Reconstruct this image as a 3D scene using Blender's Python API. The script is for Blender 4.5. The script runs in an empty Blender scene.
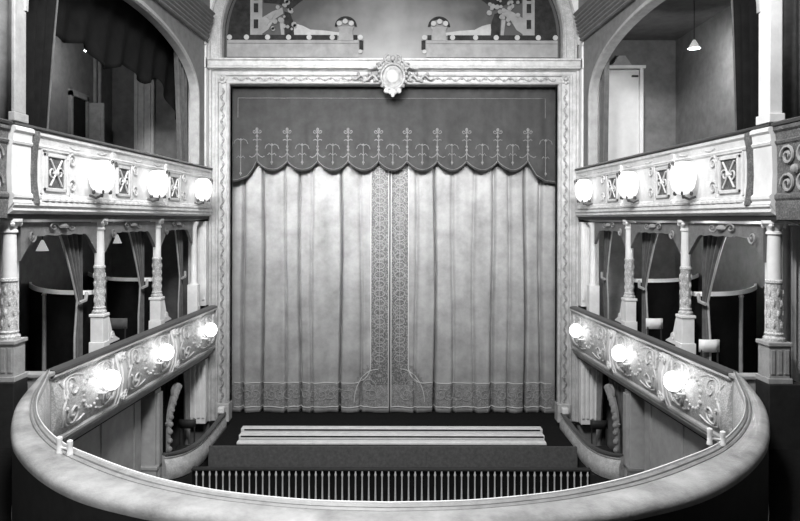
import bpy, bmesh, math, random
from math import sin, cos, pi, sqrt, exp
random.seed(7)
C = bpy.context.scene.collection
Z0 = 6.0                      # stalls floor is z = 0; all shapes below are written with the lens at z = 0
PY = 16.65                    # plane of the proscenium wall

def lx(Y): return 5.302 - 0.0516 * Y          # half width between the box fronts at depth Y
def lerp(a, b, t): return a + (b - a) * t
def interp(pts, x):
    if x <= pts[0][0]: return pts[0][1]
    for (a, b), (c, d) in zip(pts, pts[1:]):
        if x <= c: return b + (d - b) * (x - a) / (c - a)
    return pts[-1][1]
def spline(P, n):
    out = []; P = [P[0]] + list(P) + [P[-1]]; m = len(P) - 3
    for k in range(n + 1):
        t = k / n * m; i = min(int(t), m - 1); t -= i
        a, b, c, d = P[i:i + 4]
        out.append(tuple(.5 * (2 * b[j] + (c[j] - a[j]) * t + (2 * a[j] - 5 * b[j] + 4 * c[j] - d[j]) * t * t + (3 * b[j] - a[j] - 3 * c[j] + d[j]) * t ** 3) for j in range(len(b))))
    return out
def resample(P, n):
    L = [0]
    for a, b in zip(P, P[1:]): L.append(L[-1] + math.dist(a, b))
    out = []
    for k in range(n + 1):
        s = L[-1] * k / n; i = 0
        while i < len(P) - 2 and L[i + 1] < s: i += 1
        t = (s - L[i]) / max(1e-9, L[i + 1] - L[i])
        out.append(tuple(lerp(p, q, t) for p, q in zip(P[i], P[i + 1])))
    return out

# ------------------------------------------------------------------ materials (all greys: the place is seen in black and white)
def mat(name, col, rough=.6, mottle=0., mscale=3., bump=0., bscale=40., emit=0., metal=0., vor=0., dark=None, sheen=0., spec=.3, dirt=0.):
    m = bpy.data.materials.new(name); m.use_nodes = True
    nt = m.node_tree; N = nt.nodes; L = nt.links; b = N['Principled BSDF']
    b.inputs['Roughness'].default_value = rough; b.inputs['Metallic'].default_value = metal
    b.inputs['Specular IOR Level'].default_value = spec
    if sheen: b.inputs['Sheen Weight'].default_value = sheen
    g = lambda v: (v, v, v, 1)
    b.inputs['Base Color'].default_value = g(col)
    tc = N.new('ShaderNodeTexCoord')
    if mottle or vor or dirt:
        n = N.new('ShaderNodeTexNoise'); n.inputs['Scale'].default_value = mscale; n.inputs['Detail'].default_value = 6; n.inputs['Roughness'].default_value = .65
        L.new(tc.outputs['Object'], n.inputs['Vector'])
        r = N.new('ShaderNodeValToRGB'); L.new(n.outputs['Fac'], r.inputs[0])
        r.color_ramp.elements[0].position = .3; r.color_ramp.elements[1].position = .7
        lo = dark if dark is not None else col * (1 - mottle)
        r.color_ramp.elements[0].color = g(lo); r.color_ramp.elements[1].color = g(min(.95, col * (1 + mottle * .4)))
        out = r.outputs[0]
        if vor:      # carved or woven figure: a small scale cell pattern
            v = N.new('ShaderNodeTexVoronoi'); v.inputs['Scale'].default_value = bscale; L.new(tc.outputs['Object'], v.inputs['Vector'])
            rr = N.new('ShaderNodeValToRGB'); L.new(v.outputs['Distance'], rr.inputs[0])
            rr.color_ramp.elements[0].position = .25; rr.color_ramp.elements[1].position = .6
            rr.color_ramp.elements[0].color = g(1); rr.color_ramp.elements[1].color = g(1 - vor)
            mx = N.new('ShaderNodeMixRGB'); mx.blend_type = 'MULTIPLY'; mx.inputs[0].default_value = 1
            L.new(out, mx.inputs[1]); L.new(rr.outputs[0], mx.inputs[2]); out = mx.outputs[0]
        L.new(out, b.inputs['Base Color'])
    if bump:
        n2 = N.new('ShaderNodeTexNoise'); n2.inputs['Scale'].default_value = bscale; n2.inputs['Detail'].default_value = 4
        L.new(tc.outputs['Object'], n2.inputs['Vector'])
        bp = N.new('ShaderNodeBump'); bp.inputs['Strength'].default_value = bump; bp.inputs['Distance'].default_value = .02
        L.new(n2.outputs['Fac'], bp.inputs['Height']); L.new(bp.outputs[0], b.inputs['Normal'])
    if emit:
        b.inputs['Emission Color'].default_value = (1, 1, 1, 1); b.inputs['Emission Strength'].default_value = emit
    return m
W = {}
W['white'] = mat('white painted plaster', .82, .5, .18, 2.5, .15, 60)
W['frame'] = mat('white and gold picture frame', .5, .4, .35, 5, .3, 70)
W['cart'] = mat('antique gilding', .34, .4, .5, 9, .4, 60)
W['rib'] = mat('ribbed cornice paint', .2, .55, .25, 6)
W['gilt'] = mat('gilded relief', .72, .4, .35, 9, .4, 60)
W['carved'] = mat('carved cream front', .8, .5, .32, 7, .5, 45, vor=.35)
W['upperf'] = mat('cream front', .74, .5, .2, 6, .35, 60)
W['greyp'] = mat('grey painted moulding', .38, .55, .25, 6, .3, 50)
W['dgrey'] = mat('dark grey carved front', .2, .6, .4, 8, .5, 40, vor=.4)
W['pelm'] = mat('grey pelmet board', .2, .65, .3, 7, .4, 40)
W['plush'] = mat('dark plush', .035, .9, .3, 12, sheen=.3)
W['rim'] = mat('worn pale leather armrest', .38, .42, .5, 2.6, .2, 50)
W['rimline'] = mat('armrest bead', .32, .4, .3, 8)
W['valance'] = mat('dark velvet', .05, .85, .35, 3, .3, 90, sheen=.2)
W['embro'] = mat('embroidery thread', .2, .6, .4, 20)
W['satin'] = mat('pale satin', .34, .5, .4, 1.5, .1, 120, sheen=.1)
W['band'] = mat('embroidered satin', .3, .6, .4, 9, .3, 26, vor=.6)
W['hemband'] = mat('embroidered hem satin', .33, .6, .35, 9, .3, 30, vor=.35)
W['threadd'] = mat('dull piping', .35)
W['thread'] = mat('pale piping', .6, .5)
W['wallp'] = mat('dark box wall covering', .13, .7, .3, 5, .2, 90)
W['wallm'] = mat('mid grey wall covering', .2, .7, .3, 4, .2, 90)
W['stallw'] = mat('stalls wall', .36, .6, .2, 4)
W['drape'] = mat('dark drape', .1, .8, .4, 6, sheen=.2)
W['blackd'] = mat('black drape', .009, .9, .4, 6, spec=.1)
W['greyd'] = mat('grey drape', .24, .8, .3, 6)
W['carpet'] = mat('dark carpet', .012, .95, .3, 20, spec=.08)
W['stage'] = mat('dark stage cloth', .013, .95, .3, 14, spec=.08)
W['apron'] = mat('stage front cloth', .1, .9, .35, 14, .3, 60)
W['dark'] = mat('dark wood', .025, .6, .3, 8)
W['boxfront'] = mat('stage box front', .6, .6, .3, 8, .4, 50, vor=.25)
W['slat'] = mat('painted baluster', .6, .5, .2, 20)
W['metal'] = mat('pale metal', .88, .35, .1, 10)
W['bronze'] = mat('bronze', .1, .4, .3, 14, metal=.3)
W['glow'] = mat('lit frosted glass', .8, .4, emit=.6)
W['glow2'] = mat('lit frosted globe', .8, .4, emit=3.5)
W['shade'] = mat('lit white shade', .8, .4, emit=.3)
W['door'] = mat('white painted door', .7, .5, .12, 3)
W['trough'] = mat('white painted tin', .78, .4, .15, 6)
def paint(name, v, mo=.25, sc=4): return mat(name, v, .85, mo, sc, spec=.1)
W['pdark'] = paint('paint dark', .035, .5, 6); W['pmid'] = paint('paint mid', .22); W['plight'] = paint('paint light', .3); W['pwhite'] = paint('paint white', .44)

# ------------------------------------------------------------------ mesh builder
class M:
    def __init__(s): s.v = []; s.f = []; s.mi = []
    def add(s, v, f, mi=0):
        b = len(s.v); s.v += [tuple(p) for p in v]; s.f += [tuple(b + i for i in q) for q in f]
        s.mi += [mi] * len(f); return s
    def box(s, x0, x1, y0, y1, z0, z1, mi=0):
        if x0 > x1: x0, x1 = x1, x0
        return s.add([(x, y, z) for z in (z0, z1) for y in (y0, y1) for x in (x0, x1)],
                     [(0, 2, 3, 1), (4, 5, 7, 6), (0, 1, 5, 4), (2, 6, 7, 3), (0, 4, 6, 2), (1, 3, 7, 5)], mi)
    def loft(s, rows, closed=True, cap=True, mi=0, mif=None):
        n = len(rows[0]); v = [p for r in rows for p in r]; f = []; b = len(s.v)
        for i in range(len(rows) - 1):
            for j in range(n if closed else n - 1):
                k = (j + 1) % n; f.append((i * n + j, i * n + k, (i + 1) * n + k, (i + 1) * n + j))
        ms = [mif(i // (n if closed else n - 1), i % (n if closed else n - 1)) if mif else mi for i in range(len(f))]
        if closed and cap:
            f.append(tuple(range(n))[::-1]); f.append(tuple((len(rows) - 1) * n + j for j in range(n))); ms += [mi, mi]
        s.v += v; s.f += [tuple(b + i for i in q) for q in f]; s.mi += ms; return s
    def tube(s, P, r, seg=6):
        rows = []; n = len(P); up = None
        for i, p in enumerate(P):
            a = P[max(0, i - 1)]; c = P[min(n - 1, i + 1)]
            t = [c[j] - a[j] for j in range(3)]; l = sqrt(sum(x * x for x in t)) or 1; t = [x / l for x in t]
            h = (0, 0, 1) if abs(t[2]) < .9 else (1, 0, 0)
            if up: h = up
            d = sum(h[j] * t[j] for j in range(3)); u = [h[j] - d * t[j] for j in range(3)]; l = sqrt(sum(x * x for x in u))
            if l < 1e-6:
                h = (0, 1, 0); d = t[1]; u = [h[j] - d * t[j] for j in range(3)]; l = sqrt(sum(x * x for x in u))
            u = [x / l for x in u]; up = tuple(u)
            w = (t[1] * u[2] - t[2] * u[1], t[2] * u[0] - t[0] * u[2], t[0] * u[1] - t[1] * u[0])
            R = r[i] if isinstance(r, (list, tuple)) else r
            rows.append([tuple(p[j] + R * (cos(2 * pi * k / seg) * u[j] + sin(2 * pi * k / seg) * w[j]) for j in range(3)) for k in range(seg)])
        return s.loft(rows)
    def lathe(s, cx, cy, prof, seg=18, flute=0, nf=12):
        rows = [[(cx + r * (1 + flute * cos(nf * 2 * pi * k / seg)) * cos(2 * pi * k / seg), cy + r * (1 + flute * cos(nf * 2 * pi * k / seg)) * sin(2 * pi * k / seg), z) for k in range(seg)] for r, z in prof]
        return s.loft(rows)
    def ball(s, c, r, seg=10, ry=None, rz=None):
        ry = ry or r; rz = rz or r; h = max(4, seg // 2 + 1)
        rows = []
        for i in range(h + 1):
            a = -pi / 2 + pi * i / h; q = max(cos(a), .02)
            rows.append([(c[0] + r * q * cos(2 * pi * k / seg), c[1] + ry * q * sin(2 * pi * k / seg), c[2] + rz * sin(a)) for k in range(seg)])
        return s.loft(rows)
    def sheet(s, fn, nu, nv, mif=None):
        rows = [[fn(u / nu, v / nv) for v in range(nv + 1)] for u in range(nu + 1)]
        return s.loft(rows, closed=False, mif=mif)
    def build(s, name, m, parent=None, smooth=True, bevel=0, solid=0, ang=35):
        me = bpy.data.meshes.new(name); base = BASE.get(parent, (0, 0, 0))
        me.from_pydata([(x - base[0], y - base[1], z + Z0 - base[2]) for x, y, z in s.v], [], s.f)
        for q in (m if isinstance(m, (list, tuple)) else [m]): me.materials.append(W[q])
        me.polygons.foreach_set('material_index', s.mi)
        bm = bmesh.new(); bm.from_mesh(me); bmesh.ops.recalc_face_normals(bm, faces=bm.faces[:]); bm.to_mesh(me); bm.free()
        if smooth:
            me.polygons.foreach_set('use_smooth', [True] * len(me.polygons)); me.set_sharp_from_angle(angle=math.radians(ang))
        o = bpy.data.objects.new(name, me); C.objects.link(o)
        if parent: o.parent = parent
        BASE[o] = base
        if bevel:
            b = o.modifiers.new('bevel', 'BEVEL'); b.width = bevel; b.segments = 2; b.limit_method = 'ANGLE'
        if solid:
            b = o.modifiers.new('thickness', 'SOLIDIFY'); b.thickness = solid; b.offset = 0
        return o
BASE = {}
def tag(o, label, cat, group=None):
    o['label'] = label; o['category'] = cat
    if group: o['group'] = group
    return o
def thing(name, label, cat, loc, group=None):
    o = bpy.data.objects.new(name, None); o.location = (loc[0], loc[1], loc[2] + Z0); o.empty_display_size = .2
    C.objects.link(o); BASE[o] = tuple(o.location); return tag(o, label, cat, group)
def struct(o): o['kind'] = 'structure'; return o
def copy_tree(o, loc, label, group=None, rz=None):
    r = o.copy(); C.objects.link(r); r.location = (loc[0], loc[1], loc[2] + Z0); r['label'] = label
    if rz is not None: r.rotation_euler = (0, 0, rz)
    if group: r['group'] = group
    for ch in list(o.children):
        c = ch.copy(); C.objects.link(c); c.parent = r
        for g in list(ch.children):
            d = g.copy(); C.objects.link(d); d.parent = c
    return r
def spiral(r0, r1, turns, a0, n=22, dirn=1):
    return [((r0 + (r1 - r0) * k / n) * cos(a0 + dirn * 2 * pi * turns * k / n), (r0 + (r1 - r0) * k / n) * sin(a0 + dirn * 2 * pi * turns * k / n)) for k in range(n + 1)]
def side(s): return 'left' if s < 0 else 'right'
def along(prof, Ys, s, off=0.):     # a moulding run along a row of boxes: (d towards the stalls, z)
    return [[(s * (lx(Y) + off - d), Y, z) for d, z in prof] for Y in Ys]
def ys(a, b, n): return [lerp(a, b, k / n) for k in range(n + 1)]

# ================================================================== SETTING
m = M(); m.box(-7.2, 7.2, 3.5, 14.8, -6.2, -6.0); struct(m.build('floor', 'carpet', smooth=False))
m = M(); m.box(-3.98, 3.98, 14.75, 16.4, -6.0, -5.0); m.box(-4.5, 4.5, 16.4, 19, -6.0, -5.0); struct(m.build('floor_stage', 'stage', smooth=False))
m = M(); m.box(-4.05, 4.05, 14.70, 14.75, -6.0, -5.0); struct(m.build('wall_stage_front', 'apron', smooth=False))
m = M(); m.box(-4.3, 4.3, 18.4, 18.5, -5, 5); struct(m.build('wall_stage_rear', 'blackd', smooth=False))
for s in (-1, 1):
    n = side(s)
    m = M(); m.box(s * 4.06, s * 4.52, PY, PY + .2, -5, 3.3); struct(m.build('wall_proscenium_' + n, 'white', smooth=False))
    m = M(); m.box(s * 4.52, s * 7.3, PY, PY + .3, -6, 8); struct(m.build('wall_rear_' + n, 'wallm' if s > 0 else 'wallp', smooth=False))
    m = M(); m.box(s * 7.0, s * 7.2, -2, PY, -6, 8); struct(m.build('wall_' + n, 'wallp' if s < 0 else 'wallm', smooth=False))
    m = M(); m.loft(along([(-.1, -3.42), (-2.6, -3.42), (-2.6, -3.0), (-.1, -3.0)], [8.4, PY], s)); struct(m.build('floor_lower_boxes_' + n, 'carpet', smooth=False))
    m = M(); m.loft(along([(-.1, -.02), (-2.6, -.02), (-2.6, .3), (-.1, .3)], [6.5, PY], s)); struct(m.build('floor_upper_boxes_' + n, 'dark', smooth=False))
    m = M(); m.loft(along([(-.2, 4.45), (-2.7, 4.45), (-2.7, 4.6), (-.2, 4.6)], [6.5, PY], s)); struct(m.build('ceiling_upper_boxes_' + n, 'wallp', smooth=False))
    # stalls side wall, below the lower tier, with a moulded panel border
    m = M(); m.loft(along([(-.35, -6), (-.6, -6), (-.6, -3.44), (-.35, -3.44)], [8.6, 13.22], s)); struct(m.build('wall_stalls_' + n, 'stallw', smooth=False))
    m = M()
    for Y in (10.2, 11.6, 12.9):
        m.loft(along([(-.36, -5.9), (-.33, -5.9), (-.33, -3.5), (-.36, -3.5)], [Y, Y + .06], s))
    struct(m.build('trim_stalls_' + n, 'stallw', smooth=False))
    m = M(); m.box(s * 6.1, s * 6.2, 13.2, PY, -6, -3.42); struct(m.build('wall_stage_box_' + n, 'blackd', smooth=False))
    m = M(); m.box(s * 4.5, s * 6.2, 13.2, PY, -6, -5.75); struct(m.build('floor_stage_box_' + n, 'carpet', smooth=False))

# ---- dress circle floor outside the armrest, and the wall above the boxes
inner = [(0, 5.0), (.6, 5.04), (1.2, 5.17), (1.6, 5.32), (2.05, 5.55), (2.6, 5.93), (3.15, 6.38), (3.75, 7.13), (4.2, 7.95), (4.55, 8.8), (4.79, 9.38)]
outer = [(0, 4.6), (.6, 4.64), (1.1, 4.74), (1.5, 4.86), (1.95, 5.02), (2.5, 5.3), (3.05, 5.76), (3.6, 6.4), (4.02, 7.1), (4.36, 7.82), (4.66, 8.72), (4.82, 9.3)]
def full(P):
    Q = spline(P, 60); Q = [(-x, y) for x, y in Q[::-1]] + Q[1:]
    return resample(Q, 120)
IN, OU = full(inner), full(outer)
m = M(); rows = []
for (x, y) in OU:
    k = min(1, abs(x) / 4.8); fx = math.copysign(lerp(abs(x) * 1.4, 7.1, k ** 2), x) if x else 0
    rows.append([(x * .995, y - .02, -3.0), (fx, lerp(-2, y, k ** 3), -3.0)])
m.loft(rows, closed=False); struct(m.build('floor_dress_circle', 'carpet', solid=.05))

# ---- upper side arches: wall over the boxes, its moulded archivolt, ribbed cornice
AY0, AY1, AZ = 8.95, 15.55, 2.75
def arch(t, gy=0, gz=0):          # elliptical head
    a = pi * t; cy = (AY0 + AY1) / 2
    return cy + ((AY1 - AY0) / 2 + gy) * cos(a), AZ + (1.22 + gz) * sin(a) ** .85
for s in (-1, 1):
    n = side(s); m = M()
    pts = [arch(k / 40) for k in range(41)]
    def wallrow(y, z, yt):
        return [(s * (lx(y) + .12), y, z), (s * (lx(yt) + .12), yt, 4.62), (s * (lx(yt) + .22), yt, 4.62), (s * (lx(y) + .22), y, z)]
    rows = [wallrow(y, z, y) for y, z in pts]
    m.loft(rows)
    m.loft(along([(-.12, 1.26), (-.22, 1.26), (-.22, 4.62), (-.12, 4.62)], [AY1, 16.2], s))
    struct(m.build('wall_arch_' + n, 'rib', smooth=False))
    m = M(); rows = []
    jam = [(AY1, 1.26), (AY1, 1.9), (AY1, 2.5)]
    for k, (y, z) in enumerate(jam + pts):
        cy = (AY0 + AY1) / 2
        if k < 3: ny, nz = 1, 0
        else:
            a = pi * (k - 3) / 40; ny, nz = cos(a), sin(a)
        rows.append([(s * (lx(y) + d), y + ny * w, z + nz * w) for w, d in ((-.02, .22), (-.02, .06), (.01, .02), (.07, .02), (.09, .06), (.12, .06), (.14, .12))])
    m.loft(rows, closed=False)
    struct(m.build('trim_arch_' + n, 'greyp', smooth=True, ang=25))
    # ribbed cornice above the arch
    prof = []
    for k in range(7):
        z = 4.3 + k * .085; d = -.05 + k * .022
        prof += [(d, z), (d + .035, z + .025), (d + .035, z + .05), (d, z + .07)]
    prof += [(.15, 4.95), (-.2, 4.95), (-.2, 4.3)]
    m = M(); m.loft(along(prof, [6.5, 10, 13, 16.2], s)); struct(m.build('trim_cornice_' + n, 'rib', smooth=False))
    # wall between cornice and ceiling
    m = M(); m.loft(along([(-.1, 4.95), (-.4, 4.95), (-.4, 8), (-.1, 8)], [6.5, 16.6], s)); struct(m.build('wall_clerestory_' + n, 'rib', smooth=False))
m = M(); m.box(-7.2, 7.2, 3, 17, 8, 8.2); struct(m.build('ceiling', 'white', smooth=False))

# ---- wall over the stage opening with its round headed recess
def tym(t, w=0, rise=3.0):
    a = pi * t; return -.04 + (4.2 + w) * cos(a), 4.55 + (rise + w) * sin(a)
m = M(); rows = []
for k in range(61):
    x, z = tym(k / 60, .32); a = pi * k / 60
    far = (math.copysign(min(7.2, abs(9 * cos(a))), cos(a)), min(7.99, 4.55 + 7 * sin(a)))
    rows.append([(x, PY - .1, z), (far[0], PY - .1, far[1]), (far[0], PY + .3, far[1]), (x, PY + .3, z)])
m.loft(rows)
for s in (-1, 1): m.box(s * 4.5, s * 5.0, PY - .1, PY, 4.31, 4.56)
struct(m.build('wall_over_stage', 'white', smooth=False))
m = M(); rows = []
for k in range(-1, 62):
    kk = min(60, max(0, k)); a = pi * kk / 60; r = []
    for w, d in ((0, -.1), (0, .14), (.03, .2), (.07, .2), (.09, .15), (.27, .15), (.29, .2), (.33, .2), (.35, -.1)):
        x, z = tym(kk / 60, w)
        if k in (-1, 61): z = 3.9
        r.append((x, PY - d, z))
    rows.append(r)
m.loft(rows); struct(m.build('trim_stage_arch', 'boxfront', ang=25))

# ================================================================== PAINTED LUNETTE
MY = 16.8
def mp(px, py, lay=1):
    return ((px - 395.7) / 670 * MY + .05, MY - .008 * lay, (218.8 - py) / 670 * MY)
mu = thing('lunette_mural', 'painted lunette of a garden terrace above the stage frame', 'mural', (0, MY, 3.95))
m = M(); P = [tym(k / 48, -.01) for k in range(49)]
v = [(x, MY, z) for x, z in P] + [(P[-1][0], MY, 3.93), (P[0][0], MY, 3.93)]
v += [(x, y + .05, z) for x, y, z in v]; n_ = len(v) // 2
m.add(v, [tuple(range(n_)), tuple(range(2 * n_ - 1, n_ - 1, -1))] + [(i, (i + 1) % n_, n_ + (i + 1) % n_, n_ + i) for i in range(n_)])
sky = mat('painted sky', .3, .9, .3, 3, spec=.1)
nt = sky.node_tree; N = nt.nodes; L = nt.links
tc = N.new('ShaderNodeTexCoord'); sp = N.new('ShaderNodeSeparateXYZ'); L.new(tc.outputs['Object'], sp.inputs[0])
def node(op, a, b=None):
    q = N.new('ShaderNodeMath'); q.operation = op
    for i, w in enumerate((a, b)):
        if w is None: continue
        if isinstance(w, (int, float)): q.inputs[i].default_value = w
        else: L.new(w, q.inputs[i])
    return q.outputs[0]
nz = N.new('ShaderNodeTexNoise'); nz.inputs['Scale'].default_value = 1.6; nz.inputs['Detail'].default_value = 5; L.new(tc.outputs['Object'], nz.inputs['Vector'])
dx = node('MULTIPLY', node('ABSOLUTE', sp.outputs['X']), .26)
hz = node('MULTIPLY', sp.outputs['Z'], .2)
tt = node('ADD', node('ADD', dx, hz), node('MULTIPLY', node('SUBTRACT', nz.outputs['Fac'], .5), .7))
rp = N.new('ShaderNodeValToRGB'); L.new(tt, rp.inputs[0]); e = rp.color_ramp.elements
e[0].position = .05; e[0].color = (.33, .33, .33, 1); e[1].position = .85; e[1].color = (.09, .09, .09, 1)
L.new(rp.outputs[0], N['Principled BSDF'].inputs['Base Color'])
W['sky'] = sky
m.build('painted_sky', 'sky', mu, smooth=False)
def poly(m, pts, lay, t=.012):
    f = [mp(x, y, lay) for x, y in pts]; b = [(x, y + t, z) for x, y, z in f]; n = len(f)
    m.add(f + b, [tuple(range(n)), tuple(range(2 * n - 1, n - 1, -1))] + [(i, (i + 1) % n, n + (i + 1) % n, n + i) for i in range(n)])
def rect(x0, y0, x1, y1): return [(x0, y0), (x1, y0), (x1, y1), (x0, y1)]
def disc(x, y, r, n=12, ry=None): return [(x + r * cos(2 * pi * k / n), y + (ry or r) * sin(2 * pi * k / n)) for k in range(n)]
mx = lambda pts, s: [(x if s < 0 else 784 - x, y) for x, y in pts]       # mirrored half of the painting
rr = random.Random(3)
for s in (-1, 1):
    m = M(); lft = [((-tym(k / 60)[0] - .05) / MY * 670 + 395.7, 218.8 - tym(k / 60)[1] / MY * 670) for k in range(0, 13)]
    poly(m, mx([(250, 37)] + [(227, 37)] + [(x, y) for x, y in lft if y < 36 and x < 250] + [(250, -20)], s), 2); poly(m, mx([(284, 12), (290, 14), (293, 22), (294, 37), (285, 37)], s), 4)
    poly(m, mx([(263, -24), (330, -40), (312, -6), (300, 2), (290, 10), (278, 4), (263, 3)], s), 2); m.build('painted_foliage', 'pdark', mu, smooth=False)
    m = M()
    for k in range(26):
        x = 266 + 30 * rr.random(); y = -4 + 34 * rr.random(); poly(m, mx(disc(x, y, 1.2 + 1.6 * rr.random(), 7), s), 6 if k % 2 else 5)
    m.build('painted_blossom', 'plight', mu, smooth=False)
    m = M(); poly(m, mx(rect(250, -14, 262, 36), s), 3)
    poly(m, mx([(262, 18), (272, 12), (282, 8), (283, 14), (274, 20), (268, 30), (262, 34)], s), 3); poly(m, mx([(279, 20), (283, 18), (284, 36), (281, 36)], s), 3)
    m.build('painted_pillar', 'plight', mu, smooth=False)
    for y in (-8, 4, 20):
        m = M(); poly(m, mx(rect(253.5, y, 258, y + 9), s), 4); m.build('painted_pillar_panel', 'pdark', mu, smooth=False)
    m = M(); poly(m, mx([(293, 36), (294, 24), (302, 26), (310, 30), (325, 31), (340, 33), (340, 36)], s), 3)
    m.build('painted_hill', 'pwhite', mu, smooth=False)
    for q in (rect(227, 35.5, 337, 40.5), rect(353, 35.5, 357, 40.5), rect(359, 41, 363, 50)):
        m = M(); poly(m, mx(q, s), 5); m.build('painted_shadow_gap', 'pdark', mu, smooth=False)
    m = M(); poly(m, mx(rect(227, 40, 358, 57.5), s), 4); m.build('painted_parapet', 'plight', mu, smooth=False)
    m = M(); poly(m, mx(rect(227, 43.5, 358, 44.2), s), 6); m.build('painted_parapet_line', 'pmid', mu, smooth=False)
    m = M()
    for x, y in ((229.5, 38), (246.5, 38), (267.5, 38), (288.5, 38), (309, 38), (332, 38), (360, 38), (360, 52)):
        m = M(); poly(m, mx(disc(x, y, 2.6 if y < 50 else 2), s), 7); m.build('painted_ball_finial', 'pwhite', mu, smooth=False)
    m = M(); poly(m, mx([(337, 27), (354, 27), (352, 31), (353, 41), (338, 41), (339, 31)], s), 6); m.build('painted_urn', 'plight', mu, smooth=False)
    m = M(); arc = [(345.5 + 11 * cos(pi * k / 14), 27 - 10 * sin(pi * k / 14)) for k in range(15)] + [(345.5 + 8.6 * cos(pi * k / 14), 27 - 7.4 * sin(pi * k / 14)) for k in range(14, -1, -1)]
    poly(m, mx(arc, s), 7); m.build('painted_urn_handle', 'pdark', mu, smooth=False)
    for x, y in ((339, 24), (345, 22), (351, 24)):
        m = M(); poly(m, mx(disc(x, y, 2.6, 9), s), 8); m.build('painted_urn_flower', 'pwhite', mu, smooth=False)

# ================================================================== PROSCENIUM FRAME
OT = 3.32; HW = 4.06
fr = thing('proscenium_frame', 'white and gilt picture frame moulding around the stage opening', 'frame', (0, PY, -5))
def ushape(prof):
    q = lambda w: w * .74
    return [[(-HW - w, PY - d, -5) for w, d in prof], [(-HW - w, PY - d, OT + q(w)) for w, d in prof], [(HW + w, PY - d, OT + q(w)) for w, d in prof], [(HW + w, PY - d, -5) for w, d in prof]]
m = M(); m.loft(ushape([(0, -.2), (0, .1), (.03, .14), (.07, .12), (.09, .06), (.27, .06), (.29, .12), (.33, .13), (.35, .09), (.43, .09), (.45, .14), (.5, .14), (.5, 0), (.4, -.0), (.4, -.2)]))
m.build('frame_moulding', 'frame', fr, smooth=False, bevel=.006)
m = M(); rr = random.Random(5)
def vine(p0, p1, n):
    ux, uz = p1[0] - p0[0], p1[1] - p0[1]; l = math.hypot(ux, uz); ux /= l; uz /= l
    P = []
    for k in range(n * 8 + 1):
        t = l * k / (n * 8); o = .045 * sin(2 * pi * k / 8)
        P.append((p0[0] + ux * t - uz * o, PY - .085, p0[1] + uz * t + ux * o))
    m.tube(P, .016, 5)
    for k in range(n * 2):
        t = l * (k + .5) / (n * 2); o = .05 * (1 if k % 2 else -1) * -1
        m.ball((p0[0] + ux * t - uz * o * .4, PY - .085, p0[1] + uz * t + ux * o * .4), .034, 7, .028)
vine((-4.24, -4.6), (-4.24, OT - .1), 26); vine((4.24, -4.6), (4.24, OT - .1), 26); vine((-4.0, OT + .13), (-.75, OT + .13), 11); vine((.7, OT + .13), (4.0, OT + .13), 11)
m.build('carved_vine', 'cart', fr)
for s in (-1, 1):
    m = M(); c = (s * 4.25, PY - .1, OT + .14)
    m.ball(c, .05, 10, .05)
    for k in range(8): m.ball((c[0] + .09 * cos(pi * k / 4), c[1] + .02, c[2] + .09 * sin(pi * k / 4)), .042, 8, .03)
    m.build('corner_rosette', 'frame', fr)
    m = M(); m.box(s * 4.04, s * 4.36, PY - .2, PY + .15, -5, -4.55); m.build('plinth_block', 'frame', fr, smooth=False, bevel=.015)
m = M(); rows = [[(x, PY - d, z) for d, z in ((0, 3.7), (.1, 3.7), (.1, 3.66), (.29, 3.68), (.3, 3.72), (.27, 3.75), (.27, 3.86), (.31, 3.88), (.31, 3.92), (0, 3.93))] for x in (-4.565, 4.565)]
m.loft(rows); m.build('cornice', 'frame', fr, smooth=False, bevel=.004)
ca = M(); cx, cz, cy = -.03, 3.47, PY - .3
ca.loft([[(cx + r * cos(2 * pi * k / 24), cy - d, cz + 1.1 * r * sin(2 * pi * k / 24)) for k in range(24)] for r, d in ((.33, -.2), (.33, .0), (.3, .05), (.26, .05), (.24, .0), (.2, .0), (.12, .05), (.01, .07))])
cart = ca.build('cartouche', 'cart', fr)
m = M()
m.ball((cx, cy - .03, cz), .165, 16, .06, .17); m.build('medallion', 'frame', cart)
m = M()
for k in range(18):
    a = 2 * pi * k / 18; m.ball((cx + .34 * cos(a), cy - .02, cz + .36 * sin(a)), .042, 7)
m.build('pearl_ring', 'cart', cart)
m = M()
for s in (-1, 1):
    m.tube([(cx + s * (.1 + a * 1.0), cy - .03, cz + .42 + b) for a, b in spiral(.12, .02, 1.4, pi * .5 if s > 0 else pi * .5, 20, -1)], .03, 6)
    m.tube([(cx + s * x, cy - .02, cz + z) for x, z in spline([(.02, .46), (.2, .4), (.34, .28), (.48, .2), (.62, .18)], 14)], [.04 - .0018 * k for k in range(15)], 6)
    m.tube([(cx + s * (.33 + a), cy - .03, cz + .24 + b) for a, b in spiral(.1, .02, 1.3, pi * .2, 18, 1)], .025, 6)
    m.ball((cx + s * .1, cy - .04, cz + .4), .06, 8)
m.ball((cx, cy - .05, cz + .44), .075, 9); m.build('scroll_crest', 'cart', cart)
for s in (-1, 1):
    m = M(); P = spline([(.36, -.05), (.5, .08), (.64, -.04), (.78, .07), (.92, -.02), (1.02, .03)], 26)
    m.tube([(cx + s * x, cy + .12, cz - .02 + z) for x, z in P], [.05 - .0013 * k for k in range(27)], 6)
    for x, z in ((.45, -.06), (.57, .1), (.7, -.07), (.85, .09), (.4, .1)): m.ball((cx + s * x, cy + .12, cz + z), .05, 8)
    m.build('scroll_wing', 'cart', cart)
m = M(); m.ball((cx, cy - .02, cz - .38), .11, 10, .06, .08); m.ball((cx - .15, cy - .02, cz - .35), .07, 8); m.ball((cx + .15, cy - .02, cz - .35), .07, 8); m.ball((cx, cy - .02, cz - .46), .05, 8)
m.build('pendant', 'frame', cart)

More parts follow.
